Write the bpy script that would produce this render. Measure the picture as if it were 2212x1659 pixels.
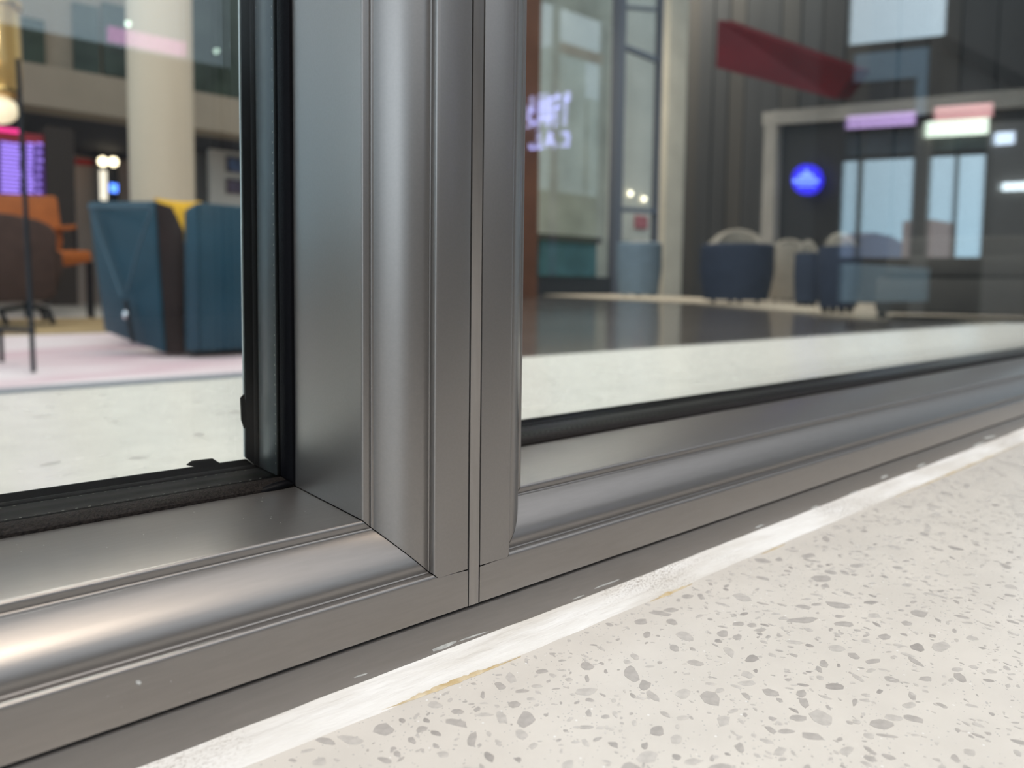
import bpy, bmesh, math, random
from mathutils import Vector, Matrix
random.seed(7)
for o in list(bpy.data.objects): bpy.data.objects.remove(o)
SC = bpy.context.scene
COL = SC.collection

# ------------------------------------------------------------------ camera
FPX, PPX, PPY, IW, IH = 1572.0, 1106.0, 721.0, 2212.0, 1659.0
RX = Vector((0.76144417, -0.03335694, 0.64737168))      # world X in (right, down, forward)
RY = Vector((-0.64811374, -0.05812923, 0.75932178))     # world Y
RZ = Vector((0.01230257, -0.99775163, -0.06588125))     # world Z
CZ = 0.41                                               # camera height over the lounge floor
U = 0.028                                               # one profile unit in metres
cd = bpy.data.cameras.new('camera'); cam = bpy.data.objects.new('camera', cd); COL.objects.link(cam)
cd.sensor_width = 36.0; cd.sensor_fit = 'HORIZONTAL'
cd.lens = FPX / IW * 36.0
cd.shift_y = (PPY - IH / 2) / IW
cd.clip_start = 0.005; cd.clip_end = 300
right = Vector((RX[0], RY[0], RZ[0])); up = -Vector((RX[1], RY[1], RZ[1])); back = -Vector((RX[2], RY[2], RZ[2]))
m = Matrix((right, up, back)).transposed().to_4x4(); m.translation = (0, 0, CZ)
cam.matrix_world = m
cd.dof.use_dof = True; cd.dof.focus_distance = 0.185; cd.dof.aperture_fstop = 13.0
SC.camera = cam

# ------------------------------------------------------------------ world, lights, exposure
w = bpy.data.worlds.new('sky'); SC.world = w; w.use_nodes = True
nt = w.node_tree; bg = nt.nodes['Background']
tc = nt.nodes.new('ShaderNodeTexCoord'); sx = nt.nodes.new('ShaderNodeSeparateXYZ'); cr = nt.nodes.new('ShaderNodeValToRGB')
nt.links.new(tc.outputs['Generated'], sx.inputs[0]); nt.links.new(sx.outputs['Z'], cr.inputs[0]); nt.links.new(cr.outputs[0], bg.inputs[0])
cr.color_ramp.elements[0].position = 0.0; cr.color_ramp.elements[0].color = (0.48, 0.74, 0.93, 1)
cr.color_ramp.elements[1].position = 0.6; cr.color_ramp.elements[1].color = (0.86, 0.92, 1.0, 1)
bg.inputs[1].default_value = 0.95
def area(name, loc, target, sx_, sy_, power, col):
    l = bpy.data.lights.new(name, 'AREA'); l.shape = 'RECTANGLE'; l.size = sx_; l.size_y = sy_; l.energy = power; l.color = col
    o = bpy.data.objects.new(name, l); COL.objects.link(o); o.location = loc
    o.rotation_euler = (Vector(target) - Vector(loc)).to_track_quat('-Z', 'Y').to_euler(); return o
area('assumed_hall_lamp', (-0.1, -1.6, 3.3), (0.1, 0.2, 0.3), 1.2, 0.5, 38, (1.0, 0.86, 0.70))  # unseen lamp without a fitting, assumed from the warm highlight on the rail
area('assumed_hall_side_fill', (-5.6, -3.5, 1.9), (0.0, 0.0, 0.6), 1.3, 3.0, 34, (0.80, 0.91, 1.0))  # assumed cool source, no window built; added to brighten the stile's curved highlight
area('lounge_carpet_fill', (1.6, 4.8, 6.8), (1.6, 5.2, 0.0), 3.0, 2.0, 130, (1.0, 0.86, 0.70))  # unseen warm fill, added to brighten the carpet side of the lounge
area('lounge_sill_fill', (0.9, 1.5, 3.2), (0.7, 0.6, 0.3), 2.2, 0.5, 60, (0.93, 1.0, 0.99))  # added fill with no visible fitting, lifts the inner sill behind the glass
area('lounge_platform_fill', (8.0, 7.5, 5.5), (9.0, 8.5, 0.3), 3.0, 2.0, 150, (1.0, 0.92, 0.80))  # unseen fill added over the raised floor to lift the far walls
SC.view_settings.view_transform = 'Standard'; SC.view_settings.look = 'None'
SC.view_settings.gamma = 1.0; SC.view_settings.use_curve_mapping = False
SC.view_settings.exposure = 0.55
SC.cycles.max_bounces = 12; SC.cycles.transmission_bounces = 10; SC.cycles.glossy_bounces = 5; SC.cycles.diffuse_bounces = 3; SC.cycles.use_adaptive_sampling = True; SC.cycles.adaptive_threshold = 0.03; SC.cycles.transparent_max_bounces = 12
SC.cycles.use_denoising = True

# ------------------------------------------------------------------ geometry helpers
def ray(px, py):
    d = Vector((px - PPX, py - PPY, FPX))
    return Vector((RX.dot(d), RY.dot(d), RZ.dot(d)))
def at(px, py, y):
    r = ray(px, py); t = y / r.y; return Vector((r.x * t, y, r.z * t + CZ))
def onz(px, py, z):
    r = ray(px, py); t = (z - CZ) / r.z; return Vector((r.x * t, r.y * t, z))
def onplane(px, py, a, b):
    """vertical plane through plan points a, b"""
    r = ray(px, py); n = Vector((b[1] - a[1], a[0] - b[0], 0)); t = n.dot(Vector((a[0], a[1], 0))) / n.dot(r)
    return Vector((r.x * t, r.y * t, r.z * t + CZ))
GLASS_Y = 7.15 * U
def refl(px, py, yv):
    """point of the hall whose mirror image in the glass lies on this pixel's ray"""
    p = at(px, py, yv); return Vector((p.x, 2 * GLASS_Y - p.y, p.z))
def P(x, y, z): return Vector((x * U, y * U, z * U + CZ))

def props(o, label=None, cat=None, group=None, kind=None):
    if label: o['label'] = label
    if cat: o['category'] = cat
    if group: o['group'] = group
    if kind: o['kind'] = kind
    return o
def link(o, parent=None):
    COL.objects.link(o)
    if parent is not None:
        o.parent = parent
        r = parent; off = Vector((0, 0, 0))
        while r is not None: off += r.location; r = r.parent
        o.location = -off
    return o
def mk(name, verts, faces, mat, parent=None, smooth=None):
    me = bpy.data.meshes.new(name); me.from_pydata([tuple(v) for v in verts], [], faces); me.validate()
    bm = bmesh.new(); bm.from_mesh(me); bmesh.ops.recalc_face_normals(bm, faces=bm.faces); bm.to_mesh(me); bm.free()
    if smooth is not None:
        me.shade_smooth()
        me.set_sharp_from_angle(angle=math.radians(smooth))
    me.materials.append(mat)
    return link(bpy.data.objects.new(name, me), parent)
def thing(name, label, cat, loc, group=None, kind=None):
    o = bpy.data.objects.new(name, None); COL.objects.link(o); o.location = loc; o.empty_display_size = 0.05
    return props(o, label, cat, group, kind)
def hexa(lo, hi):
    (x0, y0, z0), (x1, y1, z1) = lo, hi
    v = [(x0,y0,z0),(x1,y0,z0),(x1,y1,z0),(x0,y1,z0),(x0,y0,z1),(x1,y0,z1),(x1,y1,z1),(x0,y1,z1)]
    f = [(0,3,2,1),(4,5,6,7),(0,1,5,4),(1,2,6,5),(2,3,7,6),(3,0,4,7)]
    return v, f
def bevel(o, w, seg=2):
    bm = bmesh.new(); bm.from_mesh(o.data)
    es = [e for e in bm.edges if len(e.link_faces) == 2 and e.calc_face_angle(0) > 0.5]
    bmesh.ops.bevel(bm, geom=es, offset=w, segments=seg, affect='EDGES', profile=0.5)
    bm.to_mesh(o.data); bm.free(); o.data.shade_smooth(); o.data.set_sharp_from_angle(angle=math.radians(40)); return o
def box(name, lo, hi, mat, parent=None, bev=None):
    lo2 = tuple(min(a, b) for a, b in zip(lo, hi)); hi2 = tuple(max(a, b) for a, b in zip(lo, hi))
    o = mk(name, *hexa(lo2, hi2), mat, parent)
    return bevel(o, bev) if bev else o
def slab(name, pts, vec, mat, parent=None, bev=None):
    """polygon pts extruded by vec"""
    n = len(pts); v = [Vector(p) for p in pts] + [Vector(p) + Vector(vec) for p in pts]
    f = [tuple(range(n)), tuple(range(2*n-1, n-1, -1))] + [(i, (i+1) % n, n+(i+1) % n, n+i) for i in range(n)]
    o = mk(name, v, f, mat, parent)
    return bevel(o, bev) if bev else o
def tube(name, path, r, mat, parent=None, n=10):
    v = []; f = []; path = [Vector(p) for p in path]
    for i, p in enumerate(path):
        a = path[max(i-1, 0)]; b = path[min(i+1, len(path)-1)]; t = (b - a).normalized()
        s = t.orthogonal().normalized() if i == 0 else (s - t * s.dot(t)).normalized()
        q = t.cross(s); rr = r[i] if isinstance(r, (list, tuple)) else r
        for k in range(n):
            an = 2 * math.pi * k / n; v.append(p + (s * math.cos(an) + q * math.sin(an)) * rr)
    for i in range(len(path) - 1):
        for k in range(n):
            f.append((i*n+k, i*n+(k+1) % n, (i+1)*n+(k+1) % n, (i+1)*n+k))
    f.append(tuple(range(n-1, -1, -1))); f.append(tuple(range((len(path)-1)*n, len(path)*n)))
    return mk(name, v, f, mat, parent, 50)
def lathe(name, prof, centre, mat, parent=None, n=24, sx_=1.0, sy_=1.0):
    v = []; f = []; c = Vector(centre)
    for (r, z) in prof:
        for k in range(n):
            a = 2*math.pi*k/n; v.append(c + Vector((r*math.cos(a)*sx_, r*math.sin(a)*sy_, z)))
    for i in range(len(prof)-1):
        for k in range(n): f.append((i*n+k, i*n+(k+1) % n, (i+1)*n+(k+1) % n, (i+1)*n+k))
    f.append(tuple(range(n-1, -1, -1))); f.append(tuple(range((len(prof)-1)*n, len(prof)*n)))
    return mk(name, v, f, mat, parent, 45)

# ------------------------------------------------------------------ materials
def mat(name, col, rough=0.6, metal=0.0, spec=0.18, var=0.0, vscale=20.0, col2=None, bump=0.0, bscale=200.0, stretch=None, emit=None, estr=0.0, coat=0.0, detail=4.0):
    M = bpy.data.materials.new(name); M.use_nodes = True; nt = M.node_tree; b = nt.nodes['Principled BSDF']
    b.inputs['Base Color'].default_value = (*col, 1); b.inputs['Roughness'].default_value = rough
    b.inputs['Metallic'].default_value = metal; b.inputs['Specular IOR Level'].default_value = spec
    b.inputs['Coat Weight'].default_value = coat
    tcn = nt.nodes.new('ShaderNodeTexCoord'); mp = nt.nodes.new('ShaderNodeMapping'); nt.links.new(tcn.outputs['Object'], mp.inputs[0])
    if stretch: mp.inputs['Scale'].default_value = stretch
    if var > 0 or col2:
        n = nt.nodes.new('ShaderNodeTexNoise'); n.inputs['Scale'].default_value = vscale; n.inputs['Detail'].default_value = detail
        nt.links.new(mp.outputs[0], n.inputs['Vector'])
        r = nt.nodes.new('ShaderNodeValToRGB'); r.color_ramp.elements[0].position = 0.35; r.color_ramp.elements[1].position = 0.65
        c2 = col2 or tuple(min(1, c * (1 + var)) for c in col); c1 = col if col2 else tuple(c * (1 - var) for c in col)
        r.color_ramp.elements[0].color = (*c1, 1); r.color_ramp.elements[1].color = (*c2, 1)
        nt.links.new(n.outputs['Fac'], r.inputs[0]); nt.links.new(r.outputs[0], b.inputs['Base Color'])
    if bump > 0:
        n2 = nt.nodes.new('ShaderNodeTexNoise'); n2.inputs['Scale'].default_value = bscale; n2.inputs['Detail'].default_value = 3
        nt.links.new(mp.outputs[0], n2.inputs['Vector'])
        bp = nt.nodes.new('ShaderNodeBump'); bp.inputs['Strength'].default_value = bump; bp.inputs['Distance'].default_value = 0.001
        nt.links.new(n2.outputs['Fac'], bp.inputs['Height']); nt.links.new(bp.outputs[0], b.inputs['Normal'])
    if emit:
        M.cycles.emission_sampling = 'NONE'
        b.inputs['Emission Color'].default_value = (*emit, 1); b.inputs['Emission Strength'].default_value = estr
    return M
ALU = mat('anodised_bronze_grey', (0.256, 0.239, 0.226), 0.345, 0.80, 0.5, var=0.02, vscale=1500, bump=0.012, bscale=3500)
ALU_R = mat('anodised_bronze_grey_rail', (0.256, 0.239, 0.226), 0.345, 0.80, 0.5, var=0.025, vscale=1200, stretch=(0.1, 1, 1), bump=0.012, bscale=3500)
STRIP = mat('mullion_strip_metal', (0.275, 0.258, 0.245), 0.34, 0.75, 0.5, var=0.04, vscale=800, stretch=(1, 1, 0.1))
RUBBER = mat('black_rubber', (0.003, 0.003, 0.004), 0.45, 0, 0.08, bump=0.1, bscale=1500)
RUBBER_D = mat('dusty_black_rubber', (0.004, 0.003, 0.003), 0.5, 0, 0.10, col2=(0.020, 0.016, 0.014), vscale=1500, bump=0.3, bscale=2500)
BUTYL = mat('black_butyl', (0.003, 0.003, 0.003), 0.6, 0, 0.05)
REAR = mat('rear_highlight_metal', (0.55, 0.58, 0.57), 0.4, 0.4, 0.5)  # paler metal, carries the painted highlight of the rear lip
PERF = mat('perforation_glint', (0.30, 0.29, 0.26), 0.4, 0.5)
SPACER_SHADE = mat('shaded_spacer_bar', (0.007, 0.007, 0.006), 0.5, 0, 0.08, var=0.3, vscale=300)  # same metal as the grey spacer, with its dark reflection painted in
SPACER = mat('grey_spacer_bar', (0.075, 0.088, 0.092), 0.38, 0.6, 0.5, var=0.05, vscale=400)
CAULK = mat('white_caulk', (0.80, 0.78, 0.75), 0.55, 0, 0.4, col2=(0.66, 0.625, 0.575), vscale=150, bump=0.6, bscale=500, stretch=(0.18, 1, 1), detail=9)
STAIN = mat('amber_glue', (0.50, 0.36, 0.17), 0.35, 0, 0.5, col2=(0.64, 0.54, 0.38), vscale=250)
def dirty(M, thr, dirt, s1, s2):
    nt = M.node_tree; b = nt.nodes['Principled BSDF']; src = b.inputs['Base Color'].links[0].from_socket
    t_ = nt.nodes.new('ShaderNodeTexCoord'); mp_ = nt.nodes.new('ShaderNodeMapping'); mp_.inputs['Scale'].default_value = (0.5, 1, 1); nt.links.new(t_.outputs['Object'], mp_.inputs[0])
    rr = []
    for sc_, lo, hi in ((s1, thr, thr + 0.12), (s2, 0.50, 0.62)):
        n_ = nt.nodes.new('ShaderNodeTexNoise'); n_.inputs['Scale'].default_value = sc_; n_.inputs['Detail'].default_value = 5; nt.links.new(mp_.outputs[0], n_.inputs['Vector'])
        m_ = nt.nodes.new('ShaderNodeMapRange'); m_.inputs['From Min'].default_value = lo; m_.inputs['From Max'].default_value = hi; nt.links.new(n_.outputs['Fac'], m_.inputs['Value']); rr.append(m_.outputs[0])
    mu = nt.nodes.new('ShaderNodeMath'); mu.operation = 'MULTIPLY'; nt.links.new(rr[0], mu.inputs[0]); nt.links.new(rr[1], mu.inputs[1])
    mx = nt.nodes.new('ShaderNodeMixRGB'); mx.inputs[2].default_value = (*dirt, 1); nt.links.new(mu.outputs[0], mx.inputs[0]); nt.links.new(src, mx.inputs[1]); nt.links.new(mx.outputs[0], b.inputs['Base Color'])
dirty(CAULK, 0.53, (0.38, 0.34, 0.30), 26, 2600)
SMEAR = mat('pale_caulk_smear', (0.48, 0.48, 0.46), 0.6, 0, 0.3, var=0.2, vscale=600)
CHIP = [mat('stone_chip_%s' % n, c, 0.28, 0, 0.5, var=0.08, vscale=500) for n, c in
        (('pale', (0.565, 0.530, 0.492)), ('mid', (0.475, 0.442, 0.412)), ('dark', (0.40, 0.37, 0.346)))]
# terrazzo ground: cream cement with fine flecks
TERR = mat('terrazzo_ground', (0.675, 0.630, 0.572), 0.26, 0, 0.5, var=0.035, vscale=45)
nt = TERR.node_tree; b = nt.nodes['Principled BSDF']; src = b.inputs['Base Color'].links[0].from_socket
tcn = nt.nodes.new('ShaderNodeTexCoord')
for sc_, thr, colr in ((900, 0.16, (0.46, 0.44, 0.42, 1)), (420, 0.12, (0.50, 0.475, 0.45, 1)), (330, 0.09, (0.82, 0.80, 0.77, 1))):
    vo = nt.nodes.new('ShaderNodeTexVoronoi'); vo.inputs['Scale'].default_value = sc_; nt.links.new(tcn.outputs['Object'], vo.inputs['Vector'])
    lt = nt.nodes.new('ShaderNodeMath'); lt.operation = 'LESS_THAN'; lt.inputs[1].default_value = thr; nt.links.new(vo.outputs['Distance'], lt.inputs[0])
    ns = nt.nodes.new('ShaderNodeTexNoise'); ns.inputs['Scale'].default_value = sc_ * 0.4; nt.links.new(tcn.outputs['Object'], ns.inputs['Vector'])
    gt = nt.nodes.new('ShaderNodeMath'); gt.operation = 'GREATER_THAN'; gt.inputs[1].default_value = 0.52; nt.links.new(ns.outputs['Fac'], gt.inputs[0])
    mu = nt.nodes.new('ShaderNodeMath'); mu.operation = 'MULTIPLY'; nt.links.new(lt.outputs[0], mu.inputs[0]); nt.links.new(gt.outputs[0], mu.inputs[1])
    mx = nt.nodes.new('ShaderNodeMixRGB'); mx.inputs[2].default_value = colr; nt.links.new(mu.outputs[0], mx.inputs[0]); nt.links.new(src, mx.inputs[1]); src = mx.outputs[0]
nt.links.new(src, b.inputs['Base Color'])
GLASS = bpy.data.materials.new('window_glass'); GLASS.use_nodes = True; nt = GLASS.node_tree
nt.nodes.remove(nt.nodes['Principled BSDF']); g = nt.nodes.new('ShaderNodeBsdfGlass'); g.inputs['IOR'].default_value = 1.50; g.inputs['Roughness'].default_value = 0.0
g.inputs['Color'].default_value = (0.985, 0.995, 0.99, 1); nt.links.new(g.outputs[0], nt.nodes['Material Output'].inputs[0])

# ------------------------------------------------------------------ the partition: two sashes of the same profile
SILL = -3.40
FACE = 5.19
XG, XG2 = 3.933, 4.068          # gaps on both sides of the mullion strip
ZB = -2.933                     # z = ZB + u for rails
X0, X1, ZT = -45.0, 95.0, 75.0  # extent of the partition in units
def arc(pts, n=4):
    return pts
FRAME = [  # (u, y): u towards the opening, y into the lounge
    (0.0, 8.70), (0.0, FACE + 0.02), (0.006, FACE + 0.003), (0.012, FACE), (0.33, FACE), (0.346, FACE + 0.0015), (0.358, FACE + 0.006), (0.367, FACE + 0.013), (0.372, FACE + 0.024),
    (0.372, 5.270), (0.377, 5.268), (0.386, 5.274), (0.386, 5.282), (0.43, 5.276), (0.47, 5.286), (0.526, 5.312), (0.56, 5.335), (0.60, 5.366), (0.646, 5.411),
    (0.69, 5.457), (0.73, 5.502), (0.757, 5.540), (0.768, 5.562), (0.776, 5.563), (0.786, 5.572), (0.786, 5.584), (0.780, 5.592), (0.825, 5.592), (0.842, 5.596),
    (0.853, 5.606), (0.858, 5.622), (0.858, 6.985), (0.70, 6.985), (0.70, 8.275), (0.925, 8.275), (0.936, 8.29), (0.85, 8.42), (0.70, 8.70)]
def face_pt(u): return u < 0.34
def sash(n, label, mirror):
    root = thing('window_%d' % n, label, 'window', P(XG if not mirror else XG2, FACE, ZB), kind='structure')
    s = -1 if not mirror else 1
    xo = XG if not mirror else XG2
    xfar = X0 if not mirror else X1
    def rail(name, prof, mt, u_off=0.0, smooth=35, butt=True):
        v = []; k = len(prof)
        for (u, y) in prof: v.append(P(xfar, y, ZB + u - (0.015 if u <= 0.012 else 0)))
        for (u, y) in prof:
            xe = xo if (butt and face_pt(u)) else xo + s * u
            v.append(P(xe, y, ZB + u - (0.015 if u <= 0.012 else 0)))
        f = [(i, (i+1) % k, k+(i+1) % k, k+i) for i in range(k)] + [tuple(range(k)), tuple(range(2*k-1, k-1, -1))]
        return mk(name, v, f, mt, root, smooth)
    def stile(name, prof, mt, smooth=35, butt=True):
        v = []; k = len(prof)
        for (u, y) in prof:
            ze = ZB + 0.343 if (butt and face_pt(u)) else ZB + u + 0.011
            v.append(P(xo + s * u, y, ze))
        for (u, y) in prof: v.append(P(xo + s * u, y, ZT))
        f = [(i, (i+1) % k, k+(i+1) % k, k+i) for i in range(k)] + [tuple(range(k)), tuple(range(2*k-1, k-1, -1))]
        return mk(name, v, f, mt, root, smooth)
    r_ = rail('rail', FRAME, ALU_R); t_ = stile('stile', FRAME, ALU)
    fg = [(0.72, 6.99), (0.862, 6.99), (0.885, 6.995), (0.915, 7.03), (0.935, 7.08), (0.944, 7.148), (0.72, 7.148)]
    rg = [(0.72, 8.274), (0.925, 8.274), (0.942, 8.272), (0.938, 8.262), (0.72, 8.262)]
    a = rail('gasket', fg, RUBBER_D, butt=False); a['label'] = 'dusty black rubber gasket'
    stile('gasket', fg, RUBBER, butt=False)
    rail('gasket', rg, RUBBER, butt=False); stile('gasket', rg, RUBBER, butt=False)
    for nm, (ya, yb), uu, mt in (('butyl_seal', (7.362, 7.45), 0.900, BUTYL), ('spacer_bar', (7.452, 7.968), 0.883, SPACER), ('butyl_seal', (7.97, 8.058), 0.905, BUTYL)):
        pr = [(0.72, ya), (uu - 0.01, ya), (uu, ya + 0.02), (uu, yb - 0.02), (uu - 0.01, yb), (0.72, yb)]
        rail(nm, pr, BUTYL if nm != 'spacer_bar' else SPACER_SHADE, butt=False); stile(nm, pr, mt, butt=False)
    stile('rear_lip_highlight', [(0.90, 8.285), (0.949, 8.285), (0.9525, 8.289), (0.9525, 8.32), (0.90, 8.33)], REAR, butt=False)  # thin strip added on the stile only, as the lip's bright highlight
    V = []; F = []
    def hole(c, t1, t2, nn_):
        b0 = len(V); V.extend([c - t1*0.010*U - t2*0.004*U, c + t1*0.010*U - t2*0.004*U, c + t1*0.010*U + t2*0.004*U, c - t1*0.010*U + t2*0.004*U])
        V.extend([v + nn_*0.003*U for v in V[b0:b0+4]]); F.extend([tuple(b0+i for i in f) for f in ((4,5,6,7),(0,1,5,4),(1,2,6,5),(2,3,7,6),(3,0,4,7))])
    for yy in (7.50, 7.92):
        for i in range(70):
            hole(P(xo + s*0.8832, yy, ZB + 1.02 + i*0.105), Vector((0, 0, 1)), Vector((0, 1, 0)), Vector((s, 0, 0)))
            hole(P(xo + s*(1.05 + i*0.105), yy, ZB + 0.8832), Vector((1, 0, 0)), Vector((0, 1, 0)), Vector((0, 0, 1)))
    q = mk('spacer_perforation', V, F, PERF, root); q['kind'] = 'stuff'
    for (ya, yb) in ((7.15, 7.36), (8.06, 8.26)):
        xa, xb = (xfar, xo + s * 0.74)
        lo = P(min(xa, xb), ya, ZB + 0.74); hi = P(max(xa, xb), yb, ZT)
        q = box('glass_pane', lo, hi, GLASS, root); q['label'] = 'clear glass pane'
    return root
wl = sash(1, 'bronze grey aluminium sash showing the lounge with blue armchairs', False)
wr = sash(2, 'bronze grey aluminium sash whose pane shows dim reflections', True)
# excess sealant squeezed out at the corner of the left pane
for pp_ in ([(515, 858), (523, 850), (528, 915), (523, 924), (517, 906)], [(399, 1002), (411, 993), (455, 988), (463, 993), (474, 1000), (430, 1008)]):
    slab('sealant_smear', [at(px, py, 7.99 * U) for px, py in pp_], (0, 0.0008, 0), BUTYL, wl)
# lifted gasket tip in the corner
c = at(628, 1042, 7.03 * U)
tube('gasket_tip', [c + Vector((-0.010, 0.0002, -0.0014)), c + Vector((-0.005, -0.0004, -0.0006)), c + Vector((-0.0015, -0.0008, 0.0)), c + Vector((0.0002, -0.001, -0.0004))], [0.0012, 0.0014, 0.0012, 0.0004], RUBBER, wl, 10)
# mullion cover strip
tm = props(box('trim_1', P(XG + 0.013, FACE + 0.002, -2.945), P(XG2 - 0.010, FACE + 0.6, ZT), STRIP, None, 0.00008), 'narrow upright metal cover strip between the two sashes', 'trim', kind='structure')
# dark backing in the gaps
props(box('trim_2', P(XG - 0.001, FACE + 0.10, -2.95), P(XG2 + 0.001, FACE + 0.58, ZT - 0.1), BUTYL), 'black gap lining behind the narrow cover strip', 'trim', kind='structure')
# base plate under the groove
bp_ = props(box('trim_3', P(X0, FACE - 0.004, SILL - 0.02), P(X1, 8.7, -2.972), ALU_R, None, 0.0002), 'flat metal base plate under the sashes above the white caulk', 'trim', kind='structure')

# ------------------------------------------------------------------ terrazzo sill
SZ = SILL * U + CZ
sill = props(box('window_sill', (-1.25, -0.30, SZ - 0.04), (2.65, 0.735, SZ), TERR, None, 0.002), 'pale speckled terrazzo sill running under the window frame', 'sill', kind='structure')
def chip_pts(c, a, b, n=9, irr=0.25):
    ph = random.uniform(0, 6.28); out = []
    for i in range(n):
        t = ph + 2*math.pi*(i + random.uniform(-0.25, 0.25))/n
        r = random.uniform(1-irr, 1+irr*0.35)
        out.append(c + a*math.cos(t)*r + b*math.sin(t)*r)
    return out
def chip_mesh(V, F, pts, h):
    n = len(pts); b0 = len(V); c = sum(pts, Vector((0, 0, 0)))/n
    V += [p + Vector((0, 0, h)) for p in pts] + [p - Vector((0, 0, 0.0004)) for p in pts]
    F.append(tuple(range(b0, b0+n)))
    F += [(b0+i, b0+n+i, b0+n+(i+1) % n, b0+(i+1) % n) for i in range(n)]
CH8 = [(70,1040,100,90,2),(360,1100,140,85,0),(565,1135,180,110,1),(1010,1095,135,70,1),(1245,1100,85,60,1),(1495,1045,150,60,2),(1825,1085,50,45,2),(1640,1165,45,60,1),(655,650,90,55,1),(765,680,75,50,1),(620,708,65,30,2),(375,670,150,80,0),(295,760,80,60,1),(455,872,130,50,1),(870,840,110,55,2),(900,930,45,30,2),(1410,880,65,65,1),(1520,890,35,35,2),(1295,937,50,15,2),(1775,860,140,42,1),(1865,675,115,50,1),(2110,755,120,60,2),(1555,580,160,50,1),(1390,240,155,60,1),(1290,70,120,38,1),(960,108,140,40,1),(1075,100,70,32,1),(800,385,145,62,0),(490,375,60,46,1),(390,375,90,40,1),(185,500,165,42,1),(265,475,130,34,1),(45,565,110,56,1),(270,565,95,46,1),(770,580,110,32,1),(870,590,85,32,1),(940,625,105,32,1),(930,655,50,22,2),(1265,455,130,34,1),(1355,435,85,24,1),(1760,420,105,32,2),(2115,500,160,60,1),(2025,575,90,42,1),(1525,525,95,28,1),(1785,520,110,40,0),(660,1305,110,95,0),(820,1260,50,32,1),(1220,1285,150,46,1),(1320,1420,190,68,1),(1840,1330,190,90,1),(1875,1415,165,30,1),(2080,1290,190,60,1),(1930,1280,170,50,0),(780,1505,85,80,1),(310,1440,110,78,0),(165,1380,120,80,2),(75,1490,60,55,2),(690,1553,50,24,2),(1580,1530,120,70,0),(430,1610,160,60,0),(2050,1190,115,55,0),(840,960,110,60,0),(835,1025,140,50,0),(1655,145,110,32,1),(1460,195,105,36,1),(1965,160,90,26,1)]
CH6 = [(1140,1370,180,95,1),(890,1445,200,75,0),(700,1455,160,55,1),(1345,1450,75,55,1),(1270,1300,60,38,2),(1455,1300,60,36,2),(1525,1395,90,40,2),(1685,1320,185,66,1),(2010,1045,95,60,1),(1875,1110,40,58,1),(2115,1180,95,66,1),(2015,1280,105,100,0),(1690,1235,100,42,1),(1520,1185,130,60,0),(1525,1490,55,42,1),(1920,1570,90,80,2),(1580,1555,100,56,0),(1240,1550,65,55,1),(2140,1595,60,42,2),(660,1610,120,75,0)]
placed = []
spots = [(1372 + x/3.456, 1180 + y/3.456, w_/3.456, h_/3.456, k) for x, y, w_, h_, k in CH8] + [(500 + x/3.456, 1180 + y/3.456, w_/3.456, h_/3.456, k) for x, y, w_, h_, k in CH6]
def add_chip(c, a, b, k, n=9, irr=0.3):
    V = []; F = []; loc = c.copy()
    chip_mesh(V, F, chip_pts(Vector((0, 0, 0)), a, b, n, irr), random.uniform(0.00004, 0.00008))
    me = bpy.data.meshes.new('stone_chip'); me.from_pydata([tuple(v) for v in V], [], F); me.materials.append(CHIP[k])
    o = bpy.data.objects.new('stone_chip', me); COL.objects.link(o); o.parent = sill; o.location = loc
    placed.append((c, max(a.length, b.length)))
for px, py, w_, h_, k in spots:
    c = onz(px, py, SZ); a = (onz(px + w_/2, py + random.uniform(-0.1, 0.3)*h_, SZ) - c); b = (onz(px, py + h_/2, SZ) - c)
    add_chip(c, a, b, k)
def near_visible(c):
    # project into the picture
    d = c - Vector((0, 0, CZ)); q = Vector((RX[0]*d.x + RY[0]*d.y + RZ[0]*d.z, RX[1]*d.x + RY[1]*d.y + RZ[1]*d.z, RX[2]*d.x + RY[2]*d.y + RZ[2]*d.z))
    if q.z <= 0.02: return None
    return (PPX + FPX*q.x/q.z, PPY + FPX*q.y/q.z, q.z)
grid = {}
def cell(c): return (int(c.x // 0.006), int(c.y // 0.006))
for c_, r_ in placed: grid.setdefault(cell(c_), []).append((c_, r_))
def blocked(c, s_):
    gx, gy = cell(c)
    return any((c - q).length < r + s_*0.9 for ix in (-1, 0, 1) for iy in (-1, 0, 1) for q, r in grid.get((gx+ix, gy+iy), ()))
big = 0; smallV = [[], [], []]; smallF = [[], [], []]
for i in range(30000):
    c = Vector((random.uniform(-0.08, 0.50), random.uniform(-0.10, 4.82*U), SZ)) if i < 14500 else Vector((random.uniform(-0.35, 1.25), random.uniform(-0.29, 4.82*U), SZ))
    if i >= 14500 and -0.08 < c.x < 0.50 and c.y > -0.10: continue
    s = min(0.0032, 0.00055 * math.exp(random.gauss(0, 0.72)))
    if blocked(c, s): continue
    th = random.uniform(0, math.pi); ar = random.uniform(1.1, 2.6)
    a = Vector((math.cos(th), math.sin(th), 0)) * s * math.sqrt(ar); b = Vector((-math.sin(th), math.cos(th), 0)) * s / math.sqrt(ar)
    k = random.choices((0, 1, 2), (0.5, 0.40, 0.10))[0]
    if s < 0.0008: k = 0 if random.random() < 0.65 else 1
    v = near_visible(c); seen = v is not None and -20 < v[0] < 1900 and 1000 < v[1] < 1690
    if s > 0.0009 and seen and big < 205:
        add_chip(c, a, b, k); big += 1
    else:
        chip_mesh(smallV[k], smallF[k], chip_pts(c, a, b, 7, 0.3), random.uniform(0.00003, 0.00006))
    if s > 0.0007: grid.setdefault(cell(c), []).append((c, s))
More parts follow.
